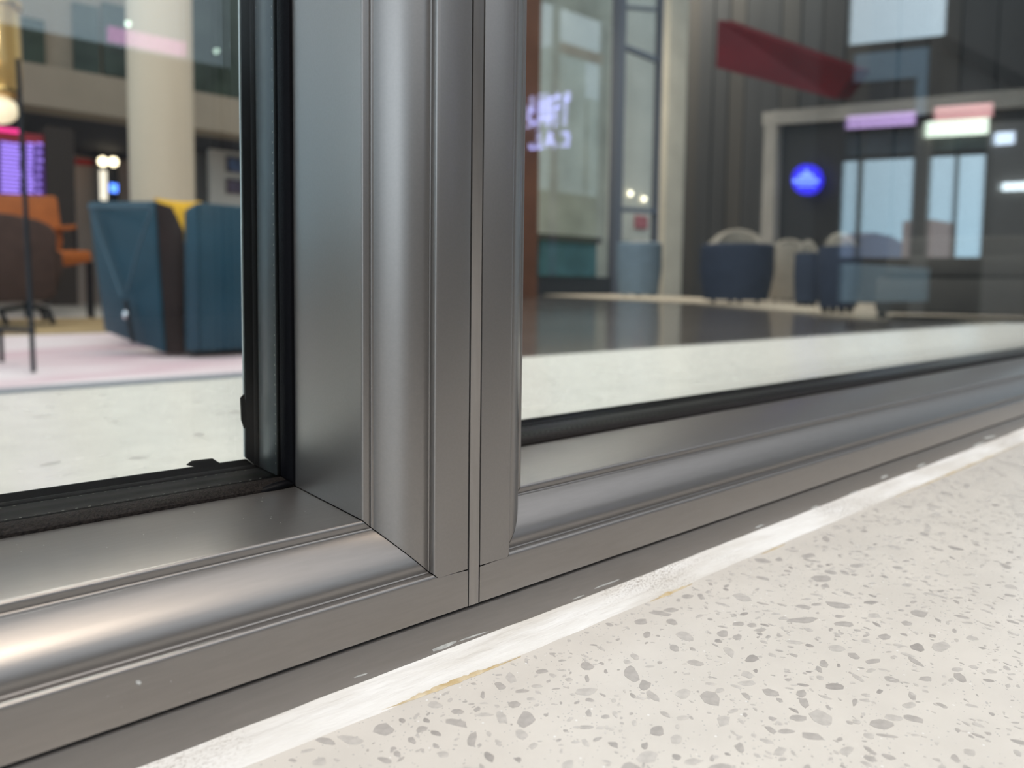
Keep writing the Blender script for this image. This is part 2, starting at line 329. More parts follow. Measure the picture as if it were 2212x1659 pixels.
for i in range(5200):
    c = Vector((random.uniform(-0.9, 2.3), random.uniform(8.8*U, 0.72), SZ)) if i < 4300 else Vector((random.uniform(1.25, 2.5), random.uniform(-0.28, 4.8*U), SZ))
    s = min(0.005, (0.0016 if i < 4300 else 0.0012) * math.exp(random.gauss(0, 0.6))); th = random.uniform(0, math.pi); ar = random.uniform(1.1, 2.6)
    a = Vector((math.cos(th), math.sin(th), 0)) * s * math.sqrt(ar); b = Vector((-math.sin(th), math.cos(th), 0)) * s / math.sqrt(ar)
    k = random.choices((0, 1, 2), (0.15, 0.5, 0.35))[0] if i < 4300 else random.choices((0, 1, 2), (0.45, 0.42, 0.13))[0]
    chip_mesh(smallV[k], smallF[k], chip_pts(c, a, b, 6, 0.3), random.uniform(0.00003, 0.00006))
for k, nm in enumerate(('pale_stone_chips', 'mid_stone_chips', 'dark_stone_chips')):
    me = bpy.data.meshes.new(nm); me.from_pydata([tuple(v) for v in smallV[k]], [], smallF[k]); me.materials.append(CHIP[k])
    o = bpy.data.objects.new(nm, me); COL.objects.link(o); o.parent = sill; o['kind'] = 'stuff'

# ------------------------------------------------------------------ caulk bead
def noise1(x, seed=0):
    return math.sin(x*1.7+seed) * 0.5 + math.sin(x*4.3+seed*2.1) * 0.3 + math.sin(x*11.1+seed*0.7) * 0.2
V = []; F = []; NX = 700; sec = 9
for i in range(NX + 1):
    x = X0 + 4 + (X1 - X0 - 6) * i / NX
    top = -3.275 + 0.012 * noise1(x*0.35, 1) + 0.006*noise1(x*2.3, 4)
    yb = 4.885 + 0.028 * noise1(x*0.28, 2) + 0.012*noise1(x*1.9, 3)
    if x < 3.4: yb += 0.05 * min(1, (3.4 - x)/3)
    hump = 0.018 + 0.014 * noise1(x*0.5, 5)
    for k in range(sec):
        t = k/(sec-1)
        y = FACE - 0.004 + (yb - FACE + 0.004)*t; z = top + (SILL - 0.002 - top)*(t**0.85) + hump*math.sin(math.pi*t)*(1+0.5*noise1(x*3+k, k))
        V.append(P(x, y, z))
    V.append(P(x, FACE + 0.004, SILL - 0.005))
n = sec + 1
for i in range(NX):
    for k in range(n): F.append((i*n+k, i*n+(k+1) % n, (i+1)*n+(k+1) % n, (i+1)*n+k))
F.append(tuple(range(n))); F.append(tuple(range(NX*n, NX*n+n)))
caulk = thing('caulk_bead', 'white silicone caulk bead between metal base plate and terrazzo sill', 'caulk', P(4, 5.0, SILL))
mk('bead', V, F, CAULK, caulk, 60)
for (xa, xb, wd) in ((820, 1120, 0.022), (1400, 1490, 0.018), (1640, 1690, 0.012), (1930, 2212, 0.014)):
    V = []; F = []; N = 40
    for i in range(N+1):
        px = xa + (xb-xa)*i/N; yy = 1657 + (px-500)*(1408.6-1657)/640 if px < 1300 else 1310 + (px-1372)*(954-1310)/840
        c = onz(px, yy, SZ); e = math.sin(math.pi*i/N)**1.3 * wd*U*(1+0.7*noise1(px*0.09, 2))
        c.y -= 0.0009; V += [c + Vector((0, min(0.0006, e), min(0.0006, e))), c + Vector((0, -e*0.5, 0.0003)), c + Vector((0, -e, 0.00005))]
    for i in range(N):
        F += [(i*3, i*3+1, i*3+4, i*3+3), (i*3+1, i*3+2, i*3+5, i*3+4)]
    o = mk('glue_stain', V, F, STAIN, caulk, 60); o['label'] = 'amber glue line'
for (px, py, ww, hh, ang) in ((960, 1396, 62, 9, -0.36), (1020, 1375, 70, 3, -0.32), (1310, 1262, 60, 3, -0.35), (1250, 1290, 26, 2.5, -0.36), (780, 1459, 34, 3, -0.3), (1640, 1137, 22, 4, -0.36), (1760, 1096, 16, 5, -0.36), (2138, 944, 26, 6, -0.2), (2115, 960, 30, 6, -0.36), (1910, 1030, 18, 5, -0.36), (1845, 1064, 26, 5, -0.36), (300, 1475, 13, 9, 0.2), (1990, 1005, 24, 5, -0.36)):
    c = at(px, py, (FACE - 0.006)*U); pts = []
    for i in range(12):
        t = 2*math.pi*i/12; rr = random.uniform(0.75, 1.1); ax = math.cos(t)*ww/2*rr; ay = math.sin(t)*hh/2*rr
        q = at(px + ax*math.cos(ang) - ay*math.sin(ang), py + ax*math.sin(ang) + ay*math.cos(ang), (FACE - 0.0055)*U); pts.append(q)
    slab('caulk_smear', pts, (0, 0.0002, 0), SMEAR, caulk)
# pale dust specks on the metal
DUST = mat('pale_dust', (0.62, 0.60, 0.56), 0.8)
V = []; F = []
def speck(c, r, nrm):
    b0 = len(V); t = nrm.orthogonal().normalized(); q = nrm.cross(t)
    for i in range(6): V.append(c + (t*math.cos(i*1.047) * random.uniform(0.6, 1.2) + q*math.sin(i*1.047))*r*random.uniform(0.7, 1.2))
    V.append(c + nrm*r*0.5); F.extend([(b0+i, b0+(i+1) % 6, b0+6) for i in range(6)])
tz = ZB + 0.858
for i in range(130):
    x = random.uniform(-4, 3) if i < 50 else random.uniform(5, 20)
    speck(P(x, random.uniform(5.65, 6.95), tz), random.uniform(0.00005, 0.00016), Vector((0, 0, 1)))
for i in range(36):
    x = random.uniform(-1, 3) if i < 14 else random.uniform(5, 14)
    speck(P(x, FACE-0.001, random.uniform(-3.2, -2.65)), random.uniform(0.00003, 0.0001), Vector((0, -1, 0)))
o = mk('dust_specks', V, F, DUST); props(o, 'tiny pale dust specks lying on the metal rails', 'dust', kind='stuff')

# ------------------------------------------------------------------ lounge beyond the glass (left, lower floor)
PZ = CZ - 0.15
CREAM = mat('cream_floor_tile', (0.60, 0.55, 0.48), 0.35, 0, 0.5, var=0.05, vscale=3)
BROWN = mat('polished_brown_floor', (0.105, 0.086, 0.074), 0.11, 0, 0.5, var=0.15, vscale=1.5)
LOWW = mat('low_wall_plaster', (0.45, 0.43, 0.40), 0.7, var=0.05)
BEIGE = mat('beige_fascia', (0.25, 0.205, 0.155), 0.7, var=0.05, vscale=2)
TAUPE = mat('taupe_wall', (0.46, 0.34, 0.28), 0.7, var=0.05, vscale=2)
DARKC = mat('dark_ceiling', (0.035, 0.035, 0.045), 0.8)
DGLASS = mat('dark_window_glass', (0.035, 0.045, 0.035), 0.15, var=0.3, vscale=2)
DFRAME = mat('dark_metal', (0.03, 0.03, 0.032), 0.45, 0.3)
STONE = mat('pale_column_stone', (0.58, 0.49, 0.375), 0.55, var=0.05, vscale=2, stretch=(1, 1, 0.2))
props(box('wall_low', (-1.2, -0.26, 0.0), (2.6, 0.69, SZ - 0.0405), LOWW), 'low plaster wall carrying the terrazzo sill', 'wall', kind='structure')
props(box('floor_hall', (-12, -14, -0.1), (40, 0.2, -0.001), mat('hall_floor_brown', (0.06, 0.052, 0.046), 0.3, var=0.1, vscale=2)), 'dark brown floor of the hall', 'floor', kind='structure')
fl = props(box('floor', (-9, 0.2, -0.1), (34, 22, 0.0), CREAM), 'cream stone floor of the lounge', 'floor', kind='structure')
props(slab('floor_platform', [Vector((0.52, 0.737, 0.0)), Vector((6.9, 11.2, 0.0)), Vector((7.2, 20, 0.0)), Vector((26, 20, 0.0)), Vector((26, 0.737, 0.0))], (0, 0, PZ), BROWN), 'raised dark brown polished floor with reflections', 'floor', kind='structure')
RUG = mat('pink_cream_rug', (0.50, 0.33, 0.37), 0.95, 0, 0.1, col2=(0.68, 0.62, 0.62), vscale=1.6, stretch=(0.5, 1.6, 1), bump=0.5, bscale=150)
a0 = onz(0, 846, 0); a1 = onz(515, 811, 0)
props(slab('carpet', [Vector((-2.5, a0.y, 0.002)), Vector((2.3, a0.y, 0.002)), Vector((3.5, 6.2, 0.002)), Vector((-2.5, 6.2, 0.002))], (0, 0, 0.012), RUG), 'mottled pink and cream carpet under the blue armchairs', 'carpet')
GTRIM = mat('grey_floor_strip', (0.26, 0.27, 0.30), 0.5)
props(box('trim_4', (-2.5, a0.y - 0.09, 0.001), (2.05, a0.y - 0.005, 0.012), GTRIM), 'grey edging strip in front of the pink carpet', 'trim', kind='structure')
TAN = mat('ochre_rug_pile', (0.33, 0.24, 0.13), 0.95, 0, 0.1, var=0.2, vscale=3)
props(slab('rug', [Vector((-1.6, 6.35, 0.002)), Vector((2.2, 6.35, 0.002)), Vector((2.6, 8.9, 0.002)), Vector((-1.6, 8.9, 0.002))], (0, 0, 0.012), TAN), 'ochre brown rug under the brown shell chair', 'rug')
# column
c = at(353, 500, 7.6); rad = 61 / FPX * c.length * 0.93
col = thing('column', 'tall pale beige round column behind the blue armchairs', 'column', (c.x, 7.6, 0), kind='structure')
lathe('shaft', [(rad*1.0, 0.0), (rad, 0.12), (rad, 6.5)], (c.x, 7.6, 0), STONE, col, 40)
# back of the lounge: fascia, soffit, recess
def pxbox(name, px0, py0, px1, py1, y, depth, mt, parent=None, bev=None):
    """upright box whose front at depth y spans the pixel rectangle"""
    a = at((px0+px1)/2, py0, y); b_ = at((px0+px1)/2, py1, y)
    xa = at(px0, (py0+py1)/2, y).x; xb = at(px1, (py0+py1)/2, y).x
    return box(name, (xa, y, max(b_.z, 0.0)), (xb, y + depth, a.z), mt, parent, bev)
zf = at(150, 238, 11).z; zf2 = at(150, 150, 11).z
fas = thing('wall_back', 'beige upper wall with dark windows over a shaded recess', 'wall', (2, 11, 0), kind='structure')
box('fascia', (-3.0, 11, zf), (9.6, 11.5, zf2), BEIGE, fas)
box('upper_wall', (-3.0, 11.25, zf2), (9.6, 11.6, 8.0), BEIGE, fas)
for (px0, py0, px1, py1) in ((48, 40, 97, 136), (158, 10, 215, 158), (222, 12, 293, 165), (416, -40, 520, 205)):
    wn = pxbox('upper_window', px0, py0, px1, py1, 11.16, 0.08, DGLASS, fas)
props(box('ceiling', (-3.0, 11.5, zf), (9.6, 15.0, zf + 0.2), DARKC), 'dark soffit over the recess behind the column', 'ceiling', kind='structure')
props(box('wall_recess', (-3.0, 14.8, 0), (9.6, 15.0, zf), TAUPE), 'taupe wall at the back of the recess', 'wall', kind='structure')
SOFF = mat('plum_brown_band', (0.10, 0.05, 0.05), 0.6)
props(pxbox('trim_5', 90, 262, 300, 296, 13.5, 0.2, SOFF), 'plum brown bulkhead band under the dark soffit', 'trim', kind='structure')
props(box('wall_left', (-6.2, 0.8, 0), (-6, 15, 1.0), BEIGE), 'low beige wall far to the left of the lounge', 'wall', kind='structure')
# information board
RED = mat('dark_red_casing', (0.30, 0.035, 0.045), 0.4)
SCR = mat('screen_black', (0.01, 0.01, 0.03), 0.2, emit=(0.16, 0.06, 0.40), estr=0.3)
TXT = mat('violet_screen_text', (0.3, 0.2, 0.6), 0.4, emit=(0.36, 0.22, 0.95), estr=0.85)
ib = thing('information_board', 'red cased departure board with rows of violet text', 'display', at(20, 640, 10.3) * Vector((1, 1, 0)) if False else Vector((at(20, 400, 10.3).x, 10.3, 0)))
pxbox('casing', -70, 283, 99, 640, 10.3, 0.25, RED, ib)
pxbox('screen', -50, 306, 95, 421, 10.27, 0.03, SCR, ib)
for r in range(13):
    y0 = 309 + r*8.6
    for (xa, xb) in ((-45, -8), (2, 46), (58, 76), (79, 93)):
        if xa > 77 and r % 2: continue
        pxbox('text_row', xa, y0, xb - random.uniform(0, 6), y0 + 5.0, 10.26, 0.01, TXT, ib)
MAG = mat('magenta_light', (0.5, 0.02, 0.15), 0.4, emit=(1.0, 0.05, 0.30), estr=0.8)
pxbox('top_light', -60, 274, 46, 282, 10.25, 0.2, MAG, ib)
PILL = mat('dark_brown_panel', (0.035, 0.027, 0.024), 0.5)
props(pxbox('pillar', 103, 276, 164, 660, 10.2, 0.6, PILL), 'dark brown square pillar beside the departure board', 'pillar')
# small things in the recess
WARM = mat('warm_bulb', (1, 0.9, 0.7), 0.4, emit=(1.0, 0.82, 0.55), estr=3.5)
BLUEL = mat('blue_screen_light', (0.1, 0.2, 0.8), 0.3, emit=(0.08, 0.22, 1.0), estr=2.5)
caf = thing('coffee_stand', 'dark coffee stand with lit bulbs and a small blue screen', 'kiosk', Vector((at(235, 400, 14).x, 14, 0)))
pxbox('hood', 214, 328, 258, 341, 14, 0.4, DFRAME, caf)
pxbox('back_panel', 212, 341, 258, 640, 14.35, 0.05, DFRAME, caf)
for px, py in ((222, 349), (245, 350)):
    c = at(px, py, 14.0); k = 8/FPX*c.length
    lathe('bulb', [(k*0.3, -k), (k*0.85, -k*0.55), (k, 0), (k*0.85, k*0.55), (k*0.3, k)], c, WARM, caf, 14)
WHL = mat('warm_white_tube', (1, 0.95, 0.85), 0.4, emit=(1.0, 0.88, 0.72), estr=0.9)
pxbox('light_tube', 217, 368, 231, 432, 14.0, 0.06, WHL, caf)
pxbox('screen', 238, 397, 254, 415, 14.0, 0.04, BLUEL, caf)
REDS = mat('red_sign', (0.45, 0.02, 0.02), 0.4)
props(pxbox('red_wall_sign', 163, 344, 203, 356, 14.6, 0.08, REDS), 'narrow dark red sign on the taupe recess wall', 'sign')
WPAN = mat('white_panel', (0.66, 0.60, 0.54), 0.6, var=0.04)
pn = thing('picture_panel', 'pale freestanding panel with framed blue pictures near the window frame', 'panel', Vector((at(490, 400, 12.5).x, 12.5, 0)))
pxbox('board', 456, 320, 560, 640, 12.5, 0.15, WPAN, pn)
PFR = mat('picture_frame_brown', (0.16, 0.12, 0.11), 0.5); PIC = mat('blue_grey_picture', (0.10, 0.14, 0.26), 0.5, var=0.4, vscale=8); PIC2 = mat('violet_grey_picture', (0.17, 0.13, 0.19), 0.5, var=0.4, vscale=8)
for (py0, py1, pm) in ((340, 374, PIC), (388, 420, PIC2)):
    f_ = pxbox('picture_frame', 489, py0, 535, py1, 12.46, 0.04, PFR, pn)
    pxbox('picture', 494, py0 + 4, 530, py1 - 4, 12.44, 0.02, pm, f_)
GREYW = mat('grey_wall', (0.17, 0.155, 0.15), 0.7)
props(pxbox('wall_pier', 413, 285, 458, 640, 13.0, 0.3, GREYW), 'dark grey wall pier right of the beige column', 'wall', kind='structure')

# ------------------------------------------------------------------ furniture seen through the left sash
BLUE = mat('petrol_blue_leather', (0.012, 0.047, 0.073), 0.42, 0, 0.28, var=0.10, vscale=4, bump=0.2, bscale=60)
BRLE = mat('dark_brown_leather', (0.018, 0.009, 0.008), 0.5, 0, 0.15, var=0.15, vscale=5)
SEAM = mat('pale_blue_stitching', (0.055, 0.10, 0.135), 0.6)
LEG = mat('black_steel', (0.015, 0.016, 0.02), 0.4, 0.5)
STEEL = mat('bright_rivet', (0.75, 0.8, 0.85), 0.2, 1.0)
def quad_solid(name, corners, thick, mt, parent, bev=0.02):
    a, b_, c_, d_ = corners; n = (b_ - a).cross(d_ - a).normalized()
    if n.y < 0: n = -n
    return slab(name, corners, n * thick, mt, parent, bev)
# armchair seen from behind: leaning blue outer shell, brown inner leather
TL, TR, BR, BL = at(188, 436, 4.62), at(330, 434, 4.28), onz(352, 772, 0.015), at(224, 716, 4.60)
BR.z = 0.035
ac = thing('armchair', 'blue leather armchair seen from behind with pale V shaped seams', 'armchair', Vector((1.25, 4.6, 0)), group=None)
quad_solid('back_shell', [TL, TR, BR, BL], 0.06, BLUE, ac, 0.012)
T2, B2 = at(397, 500, 4.2), at(398, 780, 4.02); B2.z = 0.03
T1 = at(372, 446, 4.22)
quad_solid('inner_side', [TR + Vector((0.015, 0.02, -0.005)), T1, T2, Vector((T2.x - 0.01, 4.12, 0.02)), BR + Vector((0.005, 0.03, 0))], 0.07, BRLE, ac, 0.012) if False else slab('inner_side', [TR + Vector((0.012, 0.015, 0.0)), T1, T2, B2, BR + Vector((0.012, 0.015, -0.005))], (0.02, 0.09, 0), BRLE, ac, 0.010)
box('seat', (1.12, 4.75, 0.22), (1.62, 5.25, 0.42), BRLE, ac, 0.04)
def on_shell(px, py):
    o = Vector((0, 0, CZ)); r = ray(px, py); ts = []
    for a_, b_, c_ in ((TL, TR, BR), (TL, BR, BL), (TL, TR, BL), (TR, BR, BL)):
        n = (b_ - a_).cross(c_ - a_); ts.append(n.dot(a_ - o)/n.dot(r))
    return o + r*(min(ts)*0.994)
for pts in (((200, 462), (225, 540), (262, 640)), ((327, 452), (300, 530), (274, 628))):
    tube('seam', [on_shell(*p) for p in pts], 0.008, SEAM, ac, 8)
tube('top_piping', [on_shell(192, 447), on_shell(260, 447), on_shell(326, 446)], 0.012, SEAM, ac, 8)
c = on_shell(272, 680); lathe('rivet', [(0.008, -0.022), (0.017, -0.01), (0.017, 0.01), (0.008, 0.022)], c, STEEL, ac, 12)
tube('cord', [on_shell(272, 650), on_shell(279, 700), on_shell(288, 740)], 0.012, LEG, ac, 8)
for dx, dy in ((0.1, 0.45), (0.5, 0.5)): box('leg', (1.15+dx, 4.5+dy, 0.0145), (1.19+dx, 4.54+dy, 0.24), LEG, ac)
# second armchair partly hidden by the frame
ad = thing('armchair', 'blue leather armchair cut off by the black window gasket', 'armchair', Vector((1.5, 3.95, 0)))
A0, A1 = at(402, 452, 3.98), at(430, 437, 3.9); B0, B1 = at(402, 778, 3.98), at(432, 780, 3.9); B0.z = B1.z = 0.05
slab('back_shell', [A1, A1 + Vector((0.62, 0.05, 0)), B1 + Vector((0.60, 0.05, 0)), B1], (0.0, 0.07, 0), BLUE, ad, 0.012)
slab('side_shell', [A0, A1 + Vector((-0.004, 0, 0)), B1 + Vector((-0.004, 0, 0)), B0], (0.02, 0.10, 0), BLUE, ad, 0.008)
slab('plinth', [Vector((A0.x+0.04, 4.03, 0.0145)), Vector((A0.x + 0.62, 4.03, 0.0145)), Vector((A0.x+0.62, 4.5, 0.0145)), Vector((A0.x+0.04, 4.5, 0.0145))], (0, 0, 0.04), LEG, ad)
box('seat', (A0.x+0.06, 4.06, 0.2), (A0.x+0.62, 4.6, 0.42), BRLE, ad, 0.04)
# yellow cushion on an ottoman between them
OTT = mat('dark_wool', (0.05, 0.05, 0.06), 0.9)
c = at(392, 470, 5.4)
props(box('ottoman', (c.x-0.25, 5.3, 0.014), (c.x+0.45, 5.8, c.z - 0.17), OTT, None, 0.03), 'dark seat block behind the blue armchairs under a yellow cushion', 'ottoman')
YEL = mat('mustard_yellow_fabric', (0.62, 0.36, 0.03), 0.85, var=0.1, vscale=20)
V = []; F = []; nn = 11
for s_ in (1, -1):
    for i in range(nn):
        for j in range(nn):
            u_, v_ = i/(nn-1)*2-1, j/(nn-1)*2-1; puff = max(0, (1-u_**2)*(1-v_**2))**0.45
            px_ = u_*(1-0.10*(1-v_**2)); pz_ = v_*(1-0.10*(1-u_**2))
            V.append(Vector((c.x + 0.02 + (px_*0.16), c.y + 0.10 + s_*0.06*puff + pz_*0.05, c.z - 0.015 + pz_*0.155)))
for i in range(nn-1):
    for j in range(nn-1):
        q = i*nn+j; F.append((q, q+1, q+nn+1, q+nn)); F.append((nn*nn+q, nn*nn+q+nn, nn*nn+q+nn+1, nn*nn+q+1))
props(mk('cushion', V, F, YEL, None, 80), 'mustard yellow cushion between the two blue armchairs', 'cushion')
# orange chair
ORG = mat('orange_brown_leather', (0.36, 0.10, 0.022), 0.5, var=0.12, vscale=6)
oc = thing('lounge_chair', 'orange brown leather chair with thin legs behind the brown shell chair', 'chair', Vector((at(90, 500, 8.9).x, 8.9, 0)))
def pp(px, py, y): return at(px, py, y)
slab('backrest', [pp(-70, 418, 9.1), pp(123, 423, 9.1), pp(137, 520, 9.0), pp(130, 560, 9.0), pp(-70, 560, 9.0)], (0, 0.14, 0), ORG, oc, 0.03)
slab('seat', [pp(-60, 538, 8.6), pp(196, 541, 8.6), pp(200, 565, 8.6), pp(150, 575, 8.6), pp(-60, 580, 8.6)], (0, 0.5, 0), ORG, oc, 0.03)
slab('armrest', [pp(128, 487, 8.8), pp(166, 486, 8.8), pp(166, 494, 8.8), pp(128, 497, 8.8)], (0, 0.4, 0), ORG, oc, 0.01)
for px, y in ((197, 8.62), (190, 9.05), (-30, 8.62)):
    q = pp(px, 566, y); box('leg', (q.x-0.018, y, 0.0145), (q.x+0.018, y+0.036, q.z), LEG, oc)
q = pp(163, 490, 8.85); box('arm_post', (q.x-0.015, 8.85, pp(163, 560, 8.85).z), (q.x+0.015, 8.88, q.z), LEG, oc)
# brown shell chair
SHL = mat('brown_wool_shell', (0.060, 0.036, 0.030), 0.8, var=0.12, vscale=10)
bc = thing('shell_chair', 'dark brown shell chair on a steel swivel base', 'chair', Vector((at(40, 600, 7.4).x, 7.5, 0)))
slab('shell', [pp(-60, 452, 7.4), pp(20, 462, 7.4), pp(80, 474, 7.4), pp(112, 488, 7.4), pp(123, 508, 7.4), pp(124, 560, 7.4), pp(122, 640, 7.4), pp(100, 650, 7.4), pp(-60, 655, 7.4)], (0.05, 0.5, 0), SHL, bc, 0.035)
slab('cushion', [pp(118, 540, 7.5), pp(134, 545, 7.5), pp(138, 575, 7.5), pp(122, 630, 7.5)], (0, 0.4, 0), SHL, bc, 0.02)
q = pp(62, 656, 7.6); tube('swivel_post', [q + Vector((0, 0, 0.02)), Vector((q.x, 7.6, 0.08))], 0.035, LEG, bc)
for px, y in ((112, 7.25), (10, 7.3), (95, 7.9)):
    e = pp(px, 660, y); tube('leg', [Vector((q.x, 7.6, q.z - 0.02)), Vector((e.x - 0.03, y, q.z - 0.045)), Vector((e.x+0.01, y, 0.036))], 0.022, LEG, bc, 8)
# floor lamp on a thin steel frame
fl_ = thing('floor_lamp', 'thin black floor lamp with amber glass shade at the left edge', 'lamp', Vector((0.45, 3.95, 0)))
ft = onz(72, 802, 0.024); tp = at(38, 128, 3.95)
tube('pole', [ft, at(61, 560, 3.93), tp], 0.010, LEG, fl_, 8)
l2 = onz(4, 782, 0.024); tube('leg', [l2, at(1, 712, l2.y)], 0.010, LEG, fl_, 8)
tube('foot_bar', [at(72, 714, 3.92), at(1, 712, l2.y), at(-60, 712, 4.3)], 0.012, LEG, fl_, 8)
AMB = bpy.data.materials.new('amber_glass'); AMB.use_nodes = True; b = AMB.node_tree.nodes['Principled BSDF']
b.inputs['Base Color'].default_value = (0.75, 0.50, 0.20, 1); b.inputs['Roughness'].default_value = 0.12; b.inputs['Transmission Weight'].default_value = 0.55; b.inputs['Metallic'].default_value = 0.2
GOLD = mat('brass', (0.55, 0.36, 0.14), 0.3, 0.9)
OPAL = mat('opal_glass_lit', (1, 0.9, 0.7), 0.4, emit=(1.0, 0.80, 0.50), estr=0.45)
c0 = at(-6, 110, 4.1); r0 = (at(46, 110, 4.1).x - c0.x)
lathe('shade', [(r0*0.8, at(0, -60, 4.1).z - c0.z), (r0*0.95, at(0, 30, 4.1).z - c0.z), (r0, 0.0), (r0*1.0, at(0, 190, 4.1).z - c0.z), (r0*0.9, at(0, 205, 4.1).z - c0.z)], c0, AMB, fl_, 28)
c1 = at(-4, 236, 4.1); r1 = at(40, 236, 4.1).x - c1.x
lathe('globe', [(r1*math.sin(t*math.pi/10)+0.0005, -r1*0.85*math.cos(t*math.pi/10)) for t in range(0, 11)], c1, OPAL, fl_, 28)
for py in (10, 200):
    q = at(-6, py, 4.1); lathe('ring', [(r0*1.03, -0.012), (r0*1.06, 0), (r0*1.03, 0.012)], q, GOLD, fl_, 28)

# ------------------------------------------------------------------ right part of the lounge (on the raised dark floor)
RUG2 = mat('sand_rug', (0.56, 0.47, 0.36), 0.95, 0, 0.1, var=0.08, vscale=4)
rp = [Vector((8.0, 8.6, PZ)), onz(1500, 655, PZ), onz(1830, 684, PZ), onz(2240, 708, PZ)]
rug2 = [rp[0], rp[1], rp[2], rp[3], Vector((7.3, 1.75, PZ)), Vector((9.25, 6.9, PZ)), Vector((10.6, 8.9, PZ))]
props(slab('sand_rug', [p + Vector((0, 0, 0.002)) for p in rug2], (0, 0, 0.010), RUG2), 'sand coloured rug under the blue tub chairs', 'rug')
WA, WB = Vector((9.6, 7.1, 0)), Vector((7.6, 1.9, 0))
BATT = mat('dark_grey_wall_panel', (0.052, 0.051, 0.052), 0.55, var=0.10, vscale=3, stretch=(1, 1, 0.1))
BATT2 = mat('dark_brown_grey_wall_panel', (0.066, 0.060, 0.055), 0.55, var=0.10, vscale=3, stretch=(1, 1, 0.1))
wrt = thing('wall_right', 'dark grey wall of upright panels behind the tub chairs', 'wall', Vector((8.6, 4.5, PZ)), kind='structure')
wd = (WB - WA).normalized(); wn_ = Vector((-wd.y, wd.x, 0));  wn_ = wn_ if wn_.dot(WA) > 0 else -wn_
L0 = (onplane(1474, 400, WA, WB) - WA).dot(wd); L1 = (WB - WA).length + 2.5; npan = 22
for i in range(npan):
    s0 = L0 + (L1-L0)*i/npan; s1 = L0 + (L1-L0)*(i+1)/npan - 0.025
    p0 = WA + wd*s0; p1 = WA + wd*s1; off = wn_*random.uniform(0, 0.03)
    slab('panel', [Vector((p0.x, p0.y, PZ))+off, Vector((p1.x, p1.y, PZ))+off, Vector((p1.x, p1.y, 9))+off, Vector((p0.x, p0.y, 9))+off], wn_*0.05, BATT if i % 3 else BATT2, wrt)
bk = [WA + wd*L0, WA + wd*L1]
slab('backing', [Vector((bk[0].x, bk[0].y, PZ))+wn_*0.09, Vector((bk[1].x, bk[1].y, PZ))+wn_*0.09, Vector((bk[1].x, bk[1].y, 9))+wn_*0.09, Vector((bk[0].x, bk[0].y, 9))+wn_*0.09], wn_*0.05, DARKC, wrt)
def onw(px, py, off=0.0): return onplane(px, py, WA - wn_*off, WB - wn_*off)
PORT = mat('grey_portal', (0.34, 0.315, 0.285), 0.5, var=0.06, vscale=3)
po = thing('door_1', 'dark door panel framed by a pale grey portal', 'door', onw(1660, 560), kind='structure')
q0, q1 = onw(1646, 400, 0.12), onw(1672, 400, 0.12); zt_ = onw(1660, 243, 0.12).z
slab('portal_post', [Vector((q0.x, q0.y, PZ)), Vector((q1.x, q1.y, PZ)), Vector((q1.x, q1.y, zt_)), Vector((q0.x, q0.y, zt_))], wn_*0.12, PORT, po)
slab('portal_lintel', [onw(1646, 271, 0.125), onw(2240, 228, 0.125), onw(2240, 188, 0.125), onw(1646, 243, 0.125)], wn_*0.12, PORT, po)
DOORM = mat('charcoal_door', (0.034, 0.035, 0.038), 0.5)
slab('door_leaf', [onw(1673, 520, 0.03), onw(1850, 520, 0.03), onw(1850, 258, 0.03), onw(1673, 272, 0.03)], wn_*0.03, DOORM, po)
# round blue sign with pale crest and lettering band
SBL = mat('blue_sign_light', (0.02, 0.02, 0.5), 0.4, emit=(0.045, 0.030, 1.0), estr=0.75)
SPA = mat('pale_blue_sign_light', (0.2, 0.3, 0.9), 0.4, emit=(0.16, 0.28, 1.0), estr=1.3)
sg = thing('round_sign', 'glowing blue round sign with pale crest on the charcoal door', 'sign', onw(1740, 388, 0.2))
pts = [onw(1740 + 31*math.cos(t*math.pi/16), 388 + 33*math.sin(t*math.pi/16), 0.16) for t in range(32)]
slab('disc', pts, wn_*0.05, SBL, sg)
slab('crest', [onw(1722, 384, 0.18), onw(1728, 375, 0.18), onw(1734, 378, 0.18), onw(1740, 365, 0.18), onw(1746, 377, 0.18), onw(1752, 374, 0.18), onw(1757, 384, 0.18)], wn_*0.015, SPA, sg)
for k in range(7): slab('letter', [onw(1712 + k*8, 395, 0.18), onw(1717.5 + k*8, 395, 0.18), onw(1717.5 + k*8, 387, 0.18), onw(1712 + k*8, 387, 0.18)], wn_*0.015, SPA, sg)
slab('letter_bar', [onw(1722, 403, 0.18), onw(1758, 403, 0.18), onw(1758, 400, 0.18), onw(1722, 400, 0.18)], wn_*0.015, SPA, sg)
# red bulkhead
REDB = mat('deep_red_bulkhead', (0.13, 0.003, 0.008), 0.5, var=0.15, vscale=2)
props(slab('bulkhead', [onw(1550, 44, 1.3), onw(1848, 152, 0.25), onw(1804, 214, 0.25), onw(1546, 146, 1.3)], wn_*0.2 + Vector((0, 0, 0.02)), REDB, None), 'deep red slanting bulkhead high on the dark panel wall', 'bulkhead')
